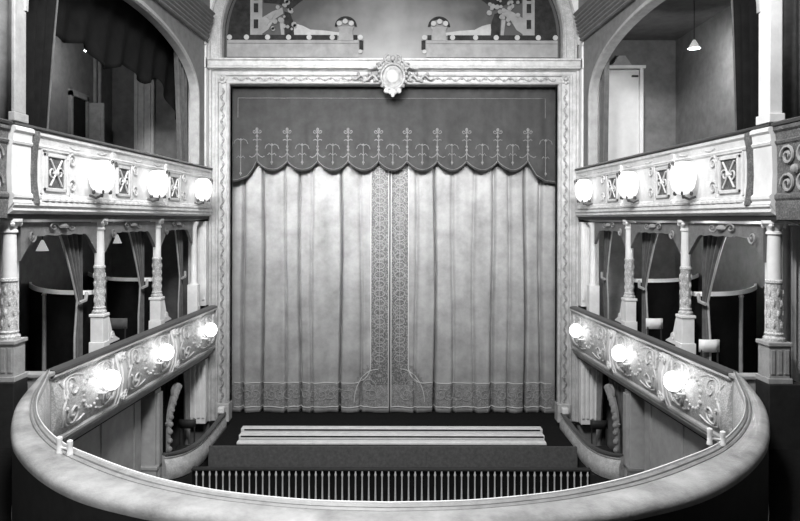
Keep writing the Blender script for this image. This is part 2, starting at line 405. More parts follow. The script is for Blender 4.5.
# fluted piers beside the frame
for s in (-1, 1):
    p = thing('side_pier', 'pale fluted pier beside the stage frame, %s side' % side(s), 'pilaster', (s * 4.72, 16.3, -5.0))
    for z0, z1, nm in ((-5.0, -3.44, 'lower_shaft'), (-2.13, -.07, 'middle_shaft'), (1.26, 4.22, 'upper_shaft')):
        m = M(); m.box(s * 4.57, s * 5.0, 16.3, 16.64, z0, z1)
        for k in range(4): m.box(s * (4.59 + k * .11), s * (4.65 + k * .11), 16.26, 16.3, z0 + .15, z1 - .15)
        m.build(nm, 'white', p, smooth=False, bevel=.008)
    for z0, z1 in ((4.22, 4.3), (3.66, 3.92)):
        m = M(); m.box(s * 4.57, s * 5.04, 16.22, 16.64, z0, z1); m.build('capital', 'white', p, smooth=False, bevel=.01)

# ================================================================== STAGE CURTAINS
CY = 17.25
def cX(px): return (px - 395.7) / 670 * CY + .05
def cZ(py): return (218.8 - py) / 670 * CY
dips = [(cX(p), d, w) for p, d, w in ((243, .12, .05), (263, .14, .035), (286, .06, .04), (300, .09, .04), (312, .05, .05), (341, .16, .035), (361, .05, .05), (416, .05, .05), (435, .17, .035), (453, .06, .06), (474, .04, .05), (493, .1, .06), (509, .05, .05), (525, .15, .035), (541, .1, .06))]
def cy_(x, z):
    t = (3.4 - z) / 8.4
    y = CY + .028 * sin(x * 7.3 + .7 * sin(z)) * (.5 + t) + .008 * sin(x * 19 + 1.3)
    for a, d, w in dips:
        q = (x - a - .025 * sin(z * .8 + a * 3)) / (w * .8)
        if abs(q) < 4: y += 1.7 * d * (.55 + .6 * t) * exp(-q * q)
    return y
XM = cX(390)
for s in (-1, 1):
    x0, x1 = (XM - .01, -4.2) if s < 0 else (XM + .01, 4.15)
    cu = thing('stage_curtain', 'pale satin stage curtain with embroidered borders, %s half of the pair' % side(s), 'curtain', (s * 2, CY, -5), 'pair of stage curtains')
    nu, nv = 230, 84
    b0, b1 = (cX(371), cX(388.6)) if s < 0 else (cX(391.4), cX(408.5))
    sx = (lambda x: b0 - x) if s < 0 else (lambda x: x - b1)      # distance outside the band
    zb1, zb0, zl = cZ(383), cZ(407), cZ(365)
    def region(i, j):
        x = lerp(x0, x1, (i + .5) / nu); z = lerp(3.5, -4.985, (j + .5) / nv)
        d = sx(x); inb = b0 <= x <= b1
        if inb and z > zl: return 1
        if zb0 < z < zb1 and d > .42: return 2
        if z > zb0 and z <= zl:
            R = .46
            if d <= 0 and abs(x - XM) > .04: return 1 if z > zb1 else 2
            if d > 0 and (d - .0) < .42 and z < zl - (zl - zb1) * (d / .42) ** 1.6: return 2
        return 0
    m = M()
    m.sheet(lambda u, v: (lerp(x0, x1, u), cy_(lerp(x0, x1, u), lerp(3.5, -4.985, v)), lerp(3.5, -4.985, v) ), nu, nv, region)
    d = m.build('drape', ['satin', 'band', 'hemband'], cu, solid=.012, ang=80)
    def on(P): return [(x, cy_(x, z) - .022, z) for x, z in P]
    m = M(); k = -1 if s < 0 else 1; e_ = b0 if s < 0 else b1; i_ = b1 if s < 0 else b0
    path = [(e_, lerp(3.4, zl, t / 40)) for t in range(41)] + [(e_ + k * .42 * (1 - cos(a * pi / 24)), zl - (zl - zb1) * sin(a * pi / 24)) for a in range(1, 13)]
    xe = x1 - k * .1
    path += [(lerp(e_ + k * .42, xe, t / 90), zb1 + .006 * sin(t * .35)) for t in range(1, 91)]
    m.tube(on(path), .011, 5)
    m.tube(on([(i_, lerp(3.4, zb0, t / 60)) for t in range(61)]), .009, 5)
    m.tube(on([(lerp(i_, xe, t / 110), zb0 + .008 * sin(t * .4)) for t in range(111)]), .013, 5)
    # leaf arc that springs from the foot of the band
    arc = [(e_ + k * (-.2 + .62 * sin(a * pi / 24)), zl - .1 - .85 * (1 - cos(a * pi / 24))) for a in range(13)]
    m.tube(on(arc), .009, 5)
    m.build('piping', 'thread', cu)
    m = M(); xc = (b0 + b1) / 2
    for q in range(22):
        z = 1.2 - q * .24
        if z < zl: break
        m.tube(on([(xc + .13 * cos(a * pi / 5), z + .085 * sin(a * pi / 5)) for a in range(11)]), .011, 4)
        for sg in (-1, 1): m.tube(on([(xc + sg * (.04 + a), z + .11 + b) for a, b in spiral(.07, .015, 1.1, 0, 10)]), .009, 4)
    m.tube(on([(xc, lerp(1.4, zl, t / 50)) for t in range(51)]), .008, 4)
    for q in range(14):
        x = lerp(e_ + k * .5, xe, (q + .5) / 14); z = (zb0 + zb1) / 2
        m.tube(on([(x + a, z + b) for a, b in spiral(.16, .03, 1.4, q, 14)]), .009, 4)
    for sg in (0, 1): m.tube(on([(e_ + k * (.06 - .1 * sg) + a, zl - .55 - .2 * sg + b) for a, b in spiral(.2, .03, 1.6, sg * 2, 18)]), .01, 4)
    m.build('embroidery', 'threadd', cu)

VY = 16.98
def vX(px): return (px - 395.7) / 670 * VY + .05
def vZ(py): return (218.8 - py) / 670 * VY
cusps = [257, 287, 317.5, 348, 378.5, 407, 437, 466.5, 497.5, 527.5]
def hem(x):
    px = (x - .05) / VY * 670 + 395.7
    if px < cusps[0]: return vZ(interp([(228, 183), (238, 182), (247, 178), (252, 171), (257, 162)], px))
    if px > cusps[-1]: return vZ(interp([(527.5, 162), (531, 169), (536, 177), (545, 182), (562, 184)], px))
    for a, b in zip(cusps, cusps[1:]):
        if px <= b:
            t = (px - a) / (b - a); return vZ(162 + 9.5 * sin(pi * t) ** .75)
va = thing('curtain_valance', 'dark velvet valance with scalloped hem across the top of the stage', 'valance', (0, VY, 3.3))
def vy(x, z): return VY + .025 * sin(x * 8.3) * max(0, 3.4 - z) + .012 * sin(x * 21 + z)
m = M(); m.sheet(lambda u, v: (lerp(-4.15, 4.12, u), vy(lerp(-4.15, 4.12, u), lerp(3.5, hem(lerp(-4.15, 4.12, u)), v)), lerp(3.5, hem(lerp(-4.15, 4.12, u)), v)), 420, 24)
m.build('cloth', 'valance', va, solid=.03, ang=80)
def onv(P): return [(x, vy(x, z) - .026, z) for x, z in P]
m = M(); m.tube(onv([(lerp(-4.1, 4.08, t / 320), hem(lerp(-4.1, 4.08, t / 320)) + .05) for t in range(321)]), .009, 5)
m.tube(onv([(vX(238), vZ(118)), (vX(238), vZ(98.5))] + [(lerp(vX(238), vX(545), t / 60), vZ(98.5)) for t in range(61)] + [(vX(545), vZ(118))]), .008, 4)
m.build('braid', 'embro', va)
m = M()
for i, px in enumerate(cusps):
    x = vX(px); zt, zb = vZ(131), vZ(160)
    m.tube(onv([(x, zb), (x, zt)]), .013, 5)
    for sg in (-1, 1):
        m.tube(onv([(x + sg * (.02 + .05 + a), zt - .02 + b) for a, b in spiral(.055, .012, 1.1, pi, 10)]), .012, 4)
        m.tube(onv([(x, zt - .25), (x + sg * .06, zt - .22), (x + sg * .11, zt - .24)]), .013, 4)
        m.tube(onv([(x, zb + .18), (x + sg * .06, zb + .1), (x + sg * .14, zb + .06), (x + sg * .2, zb + .09)]), .014, 4)
    m.ball((x, vy(x, zt) - .03, zt + .03), .04, 6, .015, .05)
    for z in (zt - .14, zt - .4, zb + .25): m.ball((x, vy(x, z) - .03, z), .035, 6, .015)
for a, b in list(zip(cusps, cusps[1:])) + [(232, 250), (535, 556)]:
    x = vX((a + b) / 2); edge = b - a < 25; zt, zb = (vZ(141), vZ(176)) if edge else (vZ(146), vZ(165))
    m.tube(onv([(x, zb), (x, zt)]), .011, 4)
    for sg in (-1, 1):
        m.tube(onv([(x, zt), (x + sg * .07, zt + .04), (x + sg * .14, zt - .0), (x + sg * .17, zt - .08)]), .011, 4)
        m.tube(onv([(x, (zt + zb) / 2), (x + sg * .06, (zt + zb) / 2 + .05), (x + sg * .1, (zt + zb) / 2)]), .012, 4)
    for z in (zt + .02, zb + .06): m.ball((x, vy(x, z) - .03, z), .034, 6, .015)
m.build('embroidered_motifs', 'embro', va)

# ================================================================== FOOTLIGHTS, ORCHESTRA RAIL
ft = thing('footlight_trough', 'long white stepped footlight trough on the front edge of the stage', 'footlights', (0, 15.2, -5))
for y0, y1, z1, nm in ((15.5, 15.72, -4.86, 'rear_step'), (15.15, 15.36, -4.9, 'middle_step'), (14.8, 14.98, -4.94, 'front_step')):
    xo = 3.5 - (15.7 - y1) * .09
    m = M(); m.box(-xo - .02, xo - .04, y0, y1, -5, z1); m.build(nm, 'trough', ft, smooth=False, bevel=.012)
for y, z in ((15.5, -4.87), (15.15, -4.91)):
    m = M(); m.box(-3.44, 3.4, y - .012, y - .001, z - .03, z); m.build('gap_shade_strip', 'blackd', ft, smooth=False)  # dark strips on the step faces stand in for shade in the gaps
m = M(); m.box(-3.44, 3.4, 14.8, 15.7, -5, -4.985); m.build('channel', 'pelm', ft, smooth=False)
RY = 13.0
orr = thing('orchestra_rail', 'dark orchestra pit rail with a row of thin pale balusters', 'railing', (0, RY, -6))
m = M(); m.box(-3.9, 3.85, RY - .04, RY + .08, -4.89, -4.84); m.build('top_rail', 'dark', orr, smooth=False, bevel=.015)
m = M(); m.box(-3.9, 3.85, RY + .04, RY + .07, -5.98, -4.89); m.build('backing_cloth', 'blackd', orr, smooth=False)
m = M(); m.lathe(0, RY - .02, [(.014, -6), (.02, -5.9), (.014, -5.8), (.021, -5.5), (.014, -5.2), (.014, -5.0), (.026, -4.96), (.014, -4.92), (.012, -4.89)], 8)
b0 = m.build('baluster', 'slat', orr)
nb = 60
for k in range(nb):
    o = b0 if k == 0 else b0.copy()
    if k: C.objects.link(o)
    o.location.x = -3.8 + 7.58 * k / (nb - 1)
m = M(); m.box(-3.9, 3.85, RY - .06, RY + .1, -6.0, -5.95); m.build('bottom_rail', 'dark', orr, smooth=False)

# ================================================================== LOWER TIER: box fronts, armrest, columns
LZ = -2.137
lowprof = [(.03, -2.2), (.065, -2.235), (.035, -2.28), (.07, -2.4), (.11, -2.58), (.12, -2.74), (.09, -2.95), (.03, -3.12), (.0, -3.17)]
dlow = lambda z: interp([(z_, d) for d, z_ in lowprof[::-1]], z)
YA, YB = 9.4, 16.5
def scroll_relief(s, ya, yb, zc, h, surf, off=0., name='scroll_relief', parent=None, mt='gilt', r=.017):
    m = M(); yc = (ya + yb) / 2; hw = (yb - ya) / 2
    P = lambda Q: [(s * (lx(y) + off - surf(z) - .008), y, z) for y, z in Q]
    for sg in (-1, 1):
        for sz in (-1, 1):
            c = (yc + sg * hw * .58, zc + sz * h * .24)
            m.tube(P([(c[0] + a, c[1] + b) for a, b in spiral(h * .22, h * .03, 1.5, pi / 2 * (1 - sg) + sz * .4, 20, sg * sz)]), r, 5)
            m.tube(P(spline([(yc + sg * hw * .2, zc + sz * h * .38), (yc + sg * hw * .45, zc + sz * h * .46), (yc + sg * hw * .8, zc + sz * h * .4), (yc + sg * hw * .88, zc + sz * h * .1)], 12)), r * .9, 5)
            for q in range(4): 
                y, z = yc + sg * hw * (.3 + .17 * q), zc + sz * h * (.1 + .08 * ((q * 7) % 3)); m.ball(P([(y, z)])[0], .03, 6)
        m.tube(P(spline([(yc + sg * hw * .86, zc - h * .42), (yc + sg * hw * .93, zc - h * .1), (yc + sg * hw * .8, zc + h * .15), (yc + sg * hw * .93, zc + h * .42)], 12)), r, 5)
    for k in range(16):
        a = 2 * pi * k / 16; m.ball(P([(yc + h * .32 * cos(a), zc + h * .3 * sin(a))])[0], .026, 6)
    return m.build(name, mt, parent)
bays = [(9.5, 11.25), (11.55, 13.65), (13.95, 16.4)]
for s in (-1, 1):
    n = side(s)
    f = thing('lower_balcony', 'bulging cream lower tier box front with scroll carving, %s of the stage' % n, 'balcony front', (s * lx(13), 13, -3.42))
    Y = ys(YA, YB, 24)
    m = M(); m.loft(along(lowprof + [(-.06, -3.17), (-.06, -2.2)], Y, s)); m.build('front_panel', 'carved', f)
    m = M(); m.loft(along([(.1, -2.2), (.115, -2.18), (.1, -2.15), (.05, LZ), (-.05, LZ), (-.07, -2.16), (-.06, -2.2)], Y, s)); m.build('armrest', 'plush', f)
    m = M(); m.loft(along([(.06, -2.2), (.10, -2.205), (.1, -2.23), (.07, -2.25), (.03, -2.24)], Y, s)); m.build('cap_moulding', 'white', f)
    m = M(); m.loft(along([(.03, -3.12), (.06, -3.15), (.06, -3.19), (.02, -3.21), (.03, -3.25), (.0, -3.3), (-.08, -3.36), (-.1, -3.4), (-.3, -3.43), (-.45, -3.43), (-.45, -3.17), (-.1, -3.17)], Y, s)); m.build('base_moulding', 'greyp', f, ang=20)
    for yc in (11.4, 13.8):
        m = M()
        for w, e in ((.13, .03), (.06, .055)):
            m.loft(along([(d + e, z) for d, z in lowprof[2:]] + [(-.05, -3.17), (-.05, -2.28)], [yc - w, yc + w], s))
        for a, b in ((-2.36, 1), (-3.0, -1)):
            for sg in (-1, 1):
                m.tube([(s * (lx(yc) - dlow(a) - .06 - .012), yc + sg * .06 + p, a + q) for p, q in spiral(.075, .015, 1.4, 0, 14, sg)], .018, 5)
        m.build('scroll_bracket', 'white', f)
    for a, b in bays: scroll_relief(s, a, b, -2.68, .78, dlow, parent=f)

# horseshoe armrest with its front
hr = thing('circle_armrest', 'broad pale curved armrest running round the front of the dress circle', 'armrest', (0, 5, -3.0))
def rimloft(prof, mi=0):
    rows = []
    for (a, b), (c, d) in zip(IN, OU):
        rows.append([(lerp(a, c, t), lerp(b, d, t), LZ + dz) for t, dz in prof])
    return rows
m = M(); m.loft(rimloft([(.28, -.08), (.28, .0), (.34, .012), (.6, .014), (.85, .004), (.96, -.02), (1.0, -.055), (.98, -.1), (.85, -.11)])); m.build('padded_top', 'rim', hr, ang=50)
m = M(); m.loft(rimloft([(0, -.1), (-.04, -.06), (-.03, -.01), (.03, .012), (.09, .0), (.1, -.02), (.14, -.02), (.15, .0), (.2, .012), (.25, .0), (.26, -.02), (.28, -.02), (.28, -.1)])); m.build('inner_bead', 'rimline', hr, ang=30)
m = M(); m.loft(rimloft([(-.035, -.012), (-.045, .006), (-.03, .022), (-.005, .02), (.0, .004)])); m.build('edge_strip', 'white', hr)
m = M(); m.loft(rimloft([(.03, -.1), (-.1, -.2), (-.25, -.4), (-.25, -.65), (-.05, -.95), (.0, -1.03), (.3, -1.03), (.3, -.1)])); m.build('front_panel', 'carved', hr)
m = M(); m.loft(rimloft([(.1, -1.03), (-.12, -1.03), (-.12, -1.1), (.2, -1.25), (.6, -1.3), (.6, -1.03)])); m.build('base_moulding', 'greyp', hr, ang=20)
m = M(); m.loft(rimloft([(.8, -.1), (.95, -.1), (.95, -.87), (.8, -.87)])); m.build('rear_boarding', 'dark', hr)
for s in (-1, 1):      # end blocks where it meets the boxes
    m = M(); m.box(s * 4.72, s * 5.5, 9.22, 9.42, -2.21, -2.15); m.box(s * 4.76, s * 5.5, 9.26, 9.38, -3, -2.21); m.build('end_return', 'greyp', hr, smooth=False, bevel=.015)

# pair of little white pegs on the armrest
for s in (-1, 1):
    px, py = (66, 455) if s < 0 else (716, 444)
    Y = 670 * 2.14 / (py - 218.8); X = (px - 395.7) / 670 * Y + .05
    p = thing('peg_bracket', 'small white two peg bracket on the %s inner edge of the armrest' % side(s), 'bracket', (X, Y, LZ))
    for q, (dx_, dy, h) in enumerate(((-.055, .0, .15), (.055, -.03, .13))):
        m = M(); m.lathe(X + dx_, Y + dy, [(.028, LZ), (.028, LZ + .02), (.024, LZ + .03), (.024, LZ + h * .7), (.026, LZ + h * .75), (.026, LZ + h), (.006, LZ + h + .01)], 10); m.build('peg', 'metal', p)
    m = M(); m.tube([(X - .045, Y, LZ + .06), (X + .045, Y - .03, LZ + .055)], .009, 6); m.build('crossbar', 'metal', p)

# columns of the lower tier
def column(s, Y, label, near=False):
    off = .21; X = s * (lx(Y) + off); r = .078 if not near else .09
    c = thing('box_column', label, 'column', (X, Y, LZ if near else -3), 'columns of the lower tier boxes')
    zt = -1.6; zd = -.85
    m = M(); h = .125 if not near else .16
    m.box(X - h, X + h, Y - h, Y + h, LZ - (0 if near else .863), LZ + .07); m.box(X - h * .85, X + h * .85, Y - h * .85, Y + h * .85, LZ + .07, zt - .05); m.box(X - h, X + h, Y - h, Y + h, zt - .05, zt)
    if near:
        for k in (-1, 0, 1): m.box(X + k * .09 - .03, X + k * .09 + .03, Y - h * .85 - .015, Y - h * .85, LZ + .12, zt - .1)
    m.build('pedestal', 'white' if not near else 'greyp', c, smooth=False, bevel=.01)
    if not near:
        m = M(); pr = spline([(0, .5), (.05, .42), (.1, .3), (.17, .17), (.3, .08), (.42, .03), (.46, .0)], 14)
        for q in (0,):
            rows = []
            for dx_ in (-.11, .11):
                rows.append([(X + dx_, Y + h * .85 + a, LZ + b) for a, b in pr] + [(X + dx_, Y + h * .85, LZ)])
            m.loft(rows)
        m.tube([(X - s * .11, Y + h + .12 + a, LZ + .12 + b) for a, b in spiral(.08, .01, 1.3, 0, 14)], .014, 5)
        m.build('scroll_console', 'white', c, smooth=False)
    m = M(); m.lathe(X, Y, [(r * 1.45, zt), (r * 1.5, zt + .04), (r * 1.2, zt + .07), (r * 1.3, zt + .1), (r * 1.08, zt + .12), (r * 1.08, zd), (r * 1.25, zd + .02), (r * 1.2, zd + .05), (r, zd + .06)], 18)
    m.build('carved_sleeve', 'carved', c)
    m = M()
    for q in range(4):
        for k in range(6):
            a = 2 * pi * (k + .5 * (q % 2)) / 6; z = zt + .22 + q * .14
            m.ball((X + r * 1.06 * cos(a), Y + r * 1.06 * sin(a), z), .02, 6, rz=.055)
    m.build('sleeve_relief', 'carved', c)
    m = M(); m.lathe(X, Y, [(r, zd + .05), (r * .98, -.5), (r * .9, -.2)], 18); m.build('shaft', 'white', c)
    m = M(); m.lathe(X, Y, [(r * .9, -.2), (r * 1.15, -.19), (r * 1.1, -.16), (r * .95, -.15), (r * 1.1, -.1), (r * 1.5, -.06), (r * 1.7, -.05), (r * 1.7, -.01)], 18)
    for k in range(4):
        a = pi / 4 + pi / 2 * k; m.ball((X + r * 1.4 * cos(a), Y + r * 1.4 * sin(a), -.08), .035, 7)
    m.build('capital', 'white', c)
    return c
for s in (-1, 1):
    n = side(s)
    column(s, 11.27, 'white box column on the lower tier, middle one of three on the %s' % n)
    column(s, 13.64, 'white box column on the lower tier, the one nearest the stage on the %s' % n)
    column(s, 8.86, 'thick corner column of the lower tier on a panelled pedestal, %s edge of the photo' % n, True)
    X = s * (lx(8.86) + .21)
    m = M(); m.box(X - (.16 if s > 0 else .3), X + (.3 if s > 0 else .16), 8.68, 9.02, -3.0, LZ); tag(m.build('corner_plinth', 'dark', smooth=False, bevel=.01), 'dark plinth under the thick corner column, %s side' % n, 'plinth')
    # slim end column at the pier
    p = thing('end_pilaster', 'slim white half column against the pier by the stage, lower tier %s' % n, 'pilaster', (s * (lx(15.7) + .2), 15.8, -3))
    X = s * (lx(15.7) + .2)
    m = M(); m.lathe(X, 15.75, [(.1, -1.55), (.075, -1.5), (.07, -.2), (.11, -.12), (.12, -.08)], 14); m.build('shaft', 'white', p)
    m = M(); m.box(X - .12, X + .12, 15.63, 15.87, -3, -1.55); m.build('pedestal', 'white', p, smooth=False, bevel=.01)

# ================================================================== UPPER TIER fronts
UZ = 1.255; UO = .08
upprof = [(.02, 1.2), (.05, 1.18), (.05, 1.14), (.02, 1.11), (.01, 1.02), (.03, 1.0), (.02, .97), (.0, .95), (-.01, .6), (.0, .34), (.03, .31), (.03, .27), (.01, .24), (.02, .2)]
dup_ = lambda z: interp([(z_, d) for d, z_ in upprof[::-1]], z)
UB = [(9.3, 11.35), (11.45, 13.65), (13.75, 16.55)]
lat = [(9.42, 9.96), (11.58, 12.08), (13.9, 14.45)]
lampsY = [10.62, 12.8, 15.35]
for s in (-1, 1):
    n = side(s)
    f = thing('upper_balcony', 'cream panelled upper tier box front with lattice panels, %s of the stage' % n, 'balcony front', (s * lx(13), 13, 0))
    Y = ys(8.64, 16.5, 20)
    m = M(); m.loft(along(upprof + [(-.1, .2), (-.1, 1.2)], Y, s, UO)); m.build('front_panel', 'upperf', f, ang=25)
    m = M(); m.loft(along([(.06, 1.2), (.08, 1.215), (.07, 1.24), (.03, UZ), (-.1, UZ), (-.12, 1.2)], Y, s, UO)); m.build('armrest', 'plush', f)
    m = M(); m.loft(along([(.02, .24), (.06, .22), (.07, .17), (.04, .14), (.05, .1), (.0, .06), (-.1, .03), (-.12, -.02), (-.3, -.06), (-.5, -.06), (-.5, .24)], Y, s, UO)); m.build('base_moulding', 'upperf', f, ang=20)
    m = M()      # carved running band above the moulding
    rows = []
    for k in range(265):
        y = lerp(9.3, 16.4, k / 264); q = abs(sin(k * pi / 6)); rows.append([(s * (lx(y) + UO - d), y, z) for d, z in ((.0, .225), (.05 + .03 * q, .24), (.05 + .03 * q, .27), (.02, .28 + .02 * q), (.0, .28))])
    m.loft(rows)
    m.build('carved_band', 'gilt', f)
    for yc in (11.4, 13.7):
        m = M(); m.loft(along([(d + .035, z) for d, z in upprof[3:]] + [(-.05, .2), (-.05, 1.11)], [yc - .05, yc + .05], s, UO)); m.build('divider', 'white', f, smooth=False)
    for a, b in lat:
        o = M(); w = .05
        for (p, q, z0, z1) in ((a, a + w, .38, .92), (b - w, b, .38, .92), (a, b, .38, .43), (a, b, .87, .92)):
            o.loft(along([(-.02, z0), (.035, z0), (.035, z1), (-.02, z1)], [p, q], s, UO))
        lp = o.build('lattice_panel', 'upperf', f, smooth=False, bevel=.006)
        o = M(); o.loft(along([(-.02, .43), (.008, .43), (.008, .87), (-.02, .87)], [a + w, b - w], s, UO)); o.build('backing', 'dgrey', lp, smooth=False)
        o = M(); yc = (a + b) / 2; T = lambda Q: [(s * (lx(y) + UO - .022), y, z) for y, z in Q]
        for sg in (-1, 1):
            o.tube(T([(yc + sg * .15, .46), (yc - sg * .15, .84)]), .016, 5)
            o.tube(T([(yc + sg * .1 + p, .65 + q) for p, q in spiral(.09, .03, 1.1, 0, 12, sg)]), .014, 5)
        o.ball(T([(yc, .65)])[0], .045, 8); o.build('tracery', 'upperf', lp)
        mo = M()
        for e, zz in ((.1, .06),):
            for (p, q, z0, z1) in ((a - e, a - e + .03, .38 - zz, .92 + zz), (b + e - .03, b + e, .38 - zz, .92 + zz), (a - e, b + e, .38 - zz, .38 - zz + .025), (a - e, b + e, .92 + zz - .025, .92 + zz)):
                mo.loft(along([(-.02, z0), (.022, z0), (.022, z1), (-.02, z1)], [p, q], s, UO))
        mo.build('panel_border', 'upperf', f, smooth=False)
    for a, b in ((9.95, 11.3), (12.1, 13.6), (14.5, 16.4)):      # flat scroll work round the lamps
        m = M(); T = lambda Q: [(s * (lx(y) + UO - .012), y, z) for y, z in Q]; yc = (a + b) / 2
        for sg in (-1, 1):
            for zz in (.48, .86): m.tube(T([(yc + sg * (b - a) * .36 + p, zz + q) for p, q in spiral(.11, .02, 1.5, 0 if sg > 0 else pi, 16, sg)]), .015, 5)
            m.tube(T(spline([(yc + sg * (b - a) * .2, 1.06), (yc + sg * (b - a) * .3, 1.04), (yc + sg * (b - a) * .42, 1.07)], 8)), .015, 5)
        m.build('scroll_relief', 'gilt', f)
    # corner: dark strap, broad white end block
    m = M(); rows = [[(s * (lx(y) + UO - d), y, z) for y, d in ((9.05, .0), (9.07, .06), (9.13, .085), (9.2, .06), (9.22, .0))] for z in (.2, .3, .5, .8, 1.0, 1.1, 1.18)]
    for r_, q in zip(rows, (1.3, 1, .6, .6, .9, 1.3, 1.2)):
        for i in range(5):
            x, y, z = r_[i]; r_[i] = (s * (lx(y) + UO - (s * (s * (lx(y) + UO) - x)) * q), y, z)
    m.loft(rows); m.build('corner_strap', 'dgrey', f)
    m = M(); m.loft(along([(d + .05, z) for d, z in upprof] + [(-.05, .05), (-.05, 1.2)], [8.62, 9.03], s, UO)); m.build('end_block', 'white', f, ang=25)
    # carved dark continuation towards the viewer
    g = thing('side_balcony', 'dark carved gallery front at the far %s edge of the photo' % n, 'balcony front', (s * lx(7.8), 7.8, 0))
    m = M(); m.loft(along(upprof + [(.0, .0), (-.1, .0), (-.1, 1.2)], [6.6, 8.6], s, UO)); m.build('front_panel', 'dgrey', g, ang=25)
    m = M(); m.loft(along([(.06, 1.2), (.08, 1.23), (.03, UZ), (-.2, UZ), (-.22, 1.2)], [6.6, 8.6], s, UO)); m.build('armrest', 'plush', g)
    m = M(); T = lambda Q: [(s * (lx(y) + UO - .02), y, z) for y, z in Q]
    for yc in (8.2, 7.4):
        for sg in (-1, 1):
            for zz in (.45, .8): m.tube(T([(yc + sg * .15 + p, zz + q) for p, q in spiral(.14, .02, 1.6, 0 if sg > 0 else pi, 18, sg)]), .02, 5)
        m.ball(T([(yc, .63)])[0], .06, 8)
        m.build('scroll_relief', 'greyp', g); m = M()
    # square pier above
    p = thing('corner_pier', 'square pier rising from the upper tier corner, %s side' % n, 'pillar', (s * (lx(8.8) + .1), 8.8, UZ))
    x0, x1 = s * (lx(8.8) + .03), s * (lx(8.8) + (.2 if s > 0 else .08))
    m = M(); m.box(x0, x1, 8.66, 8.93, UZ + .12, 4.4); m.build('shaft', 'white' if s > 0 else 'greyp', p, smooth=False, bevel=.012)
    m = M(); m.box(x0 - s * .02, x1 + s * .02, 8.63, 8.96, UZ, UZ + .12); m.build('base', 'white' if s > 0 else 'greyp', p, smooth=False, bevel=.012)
    # drape beyond the pier and fluted pilaster below it
    t = thing('gallery_drape', 'grey hanging drape beyond the corner pier, top %s edge of the photo' % n, 'curtain', (s * 5.6, 8.95, 1.27))
    m = M(); m.sheet(lambda u, v: (s * lerp(4.96 if s < 0 else 5.06, 6.2, u), 9.02 + .04 * sin(u * 38), lerp(1.27, 4.4, v)), 70, 3); m.build('cloth', 'greyd', t, solid=.015, ang=80)
    p = thing('wall_pilaster', 'grey fluted pilaster beside the thick corner column, %s edge' % n, 'pilaster', (s * 5.3, 9.0, -3))
    m = M(); m.box(s * 5.12, s * 6.2, 9.1, 9.2, -3, -.08); m.build('panel', 'white', p, smooth=False)
    m = M()
    for k in range(3): m.box(s * (5.14 + k * .13), s * (5.21 + k * .13), 9.05, 9.1, -2.95, -.1)
    m.build('fluting', 'white', p, smooth=False, bevel=.01)

# ================================================================== LAMPS
def upper_lamp(s, Y, label):
    X = s * (lx(Y) + UO - .23); c = thing('bracket_lamp', label, 'lamp', (X, Y, .38), 'lamps on the upper tier fronts')
    zc = .66
    m = M(); m.lathe(X, Y, [(.02, zc - .27), (.1, zc - .25), (.165, zc - .16), (.195, zc - .02), (.19, zc + .1), (.16, zc + .2), (.1, zc + .25), (.02, zc + .26)], 36, .035, 9); sh = m.build('glass_shade', 'glow', c)
    m = M()
    for sg in (-1, 1):
        m.tube([(X - s * .19, Y + sg * .02 + sg * (.05 + a), zc + .21 + b) for a, b in spiral(.05, .01, 1.2, pi, 12, sg)], .008, 4)
    m.tube([(X - s * .205, Y, zc + .2), (X - s * .21, Y, zc + .12)], .008, 4)
    m.build('scroll_crest', 'bronze', c)
    for k in range(7):
        a = 2 * pi * k / 6; q = .14 if k < 6 else 0
        m = M(); m.ball((X + q * cos(a), Y + q * sin(a), zc - .25 - (.05 if k == 6 else 0)), .022, 6, rz=.035); m.build('pendant_drop', 'bronze', c)
    m = M(); m.tube([(X + s * .2, Y, zc - .3), (X + s * .1, Y, zc - .34), (X, Y, zc - .3)], .02, 6); m.build('bracket', 'bronze', c)
    return c
where = ['farthest from the stage', 'the middle one', 'nearest the stage']
for s in (-1, 1):
    for Y, w in zip(lampsY, where):
        upper_lamp(s, Y, 'lit frosted lamp on the upper tier front, %s side, %s' % (side(s), w))
for s in (-1, 1):
    for Y, w in zip((10.6, 12.8, 15.4), where):
        zc = -2.56; X = s * (lx(Y) - .12 - .19)
        c = thing('globe_lamp', 'lit round globe lamp on the lower tier box front, %s side, %s' % (side(s), w), 'lamp', (X, Y, zc - .2), 'globe lamps on the lower tier fronts')
        m = M(); m.ball((X, Y, zc), .145, 24, rz=.16); m.build('globe', 'glow2', c)
        m = M(); m.tube([(X + s * .2, Y, zc - .2), (X + s * .08, Y, zc - .21), (X, Y, zc - .17)], .018, 6); m.lathe(X, Y, [(.03, zc - .19), (.06, zc - .15), (.065, zc - .13)], 12); m.build('bracket', 'metal', c)

def hanging(X, Y, z, ztop, label, r=.1, ht='shade'):
    c = thing('hanging_lamp', label, 'lamp', (X, Y, z - .1))
    m = M(); m.lathe(X, Y, [(r, z - .08), (r * .55, z + .02), (r * .22, z + .09), (r * .1, z + .1)], 18); m.build('lamp_shade', ht, c)
    m = M(); m.tube([(X, Y, z + .1), (X, Y, ztop)], .008, 5); m.build('cord', 'dark', c)
hanging(-5.75, 11.0, -.46, -.03, 'small white shaded lamp hanging in the nearest left lower tier box')
hanging(-5.6, 13.6, -.43, -.03, 'small white shaded lamp hanging in the middle left lower tier box', .085)
hanging(-6.1, 13.4, 3.42, 4.45, 'small dim shaded lamp hanging under the black swag in the left upper box', .09)
hanging(6.1, 13.6, 3.55, 4.45, 'small white shaded lamp hanging in the right upper box', .12)

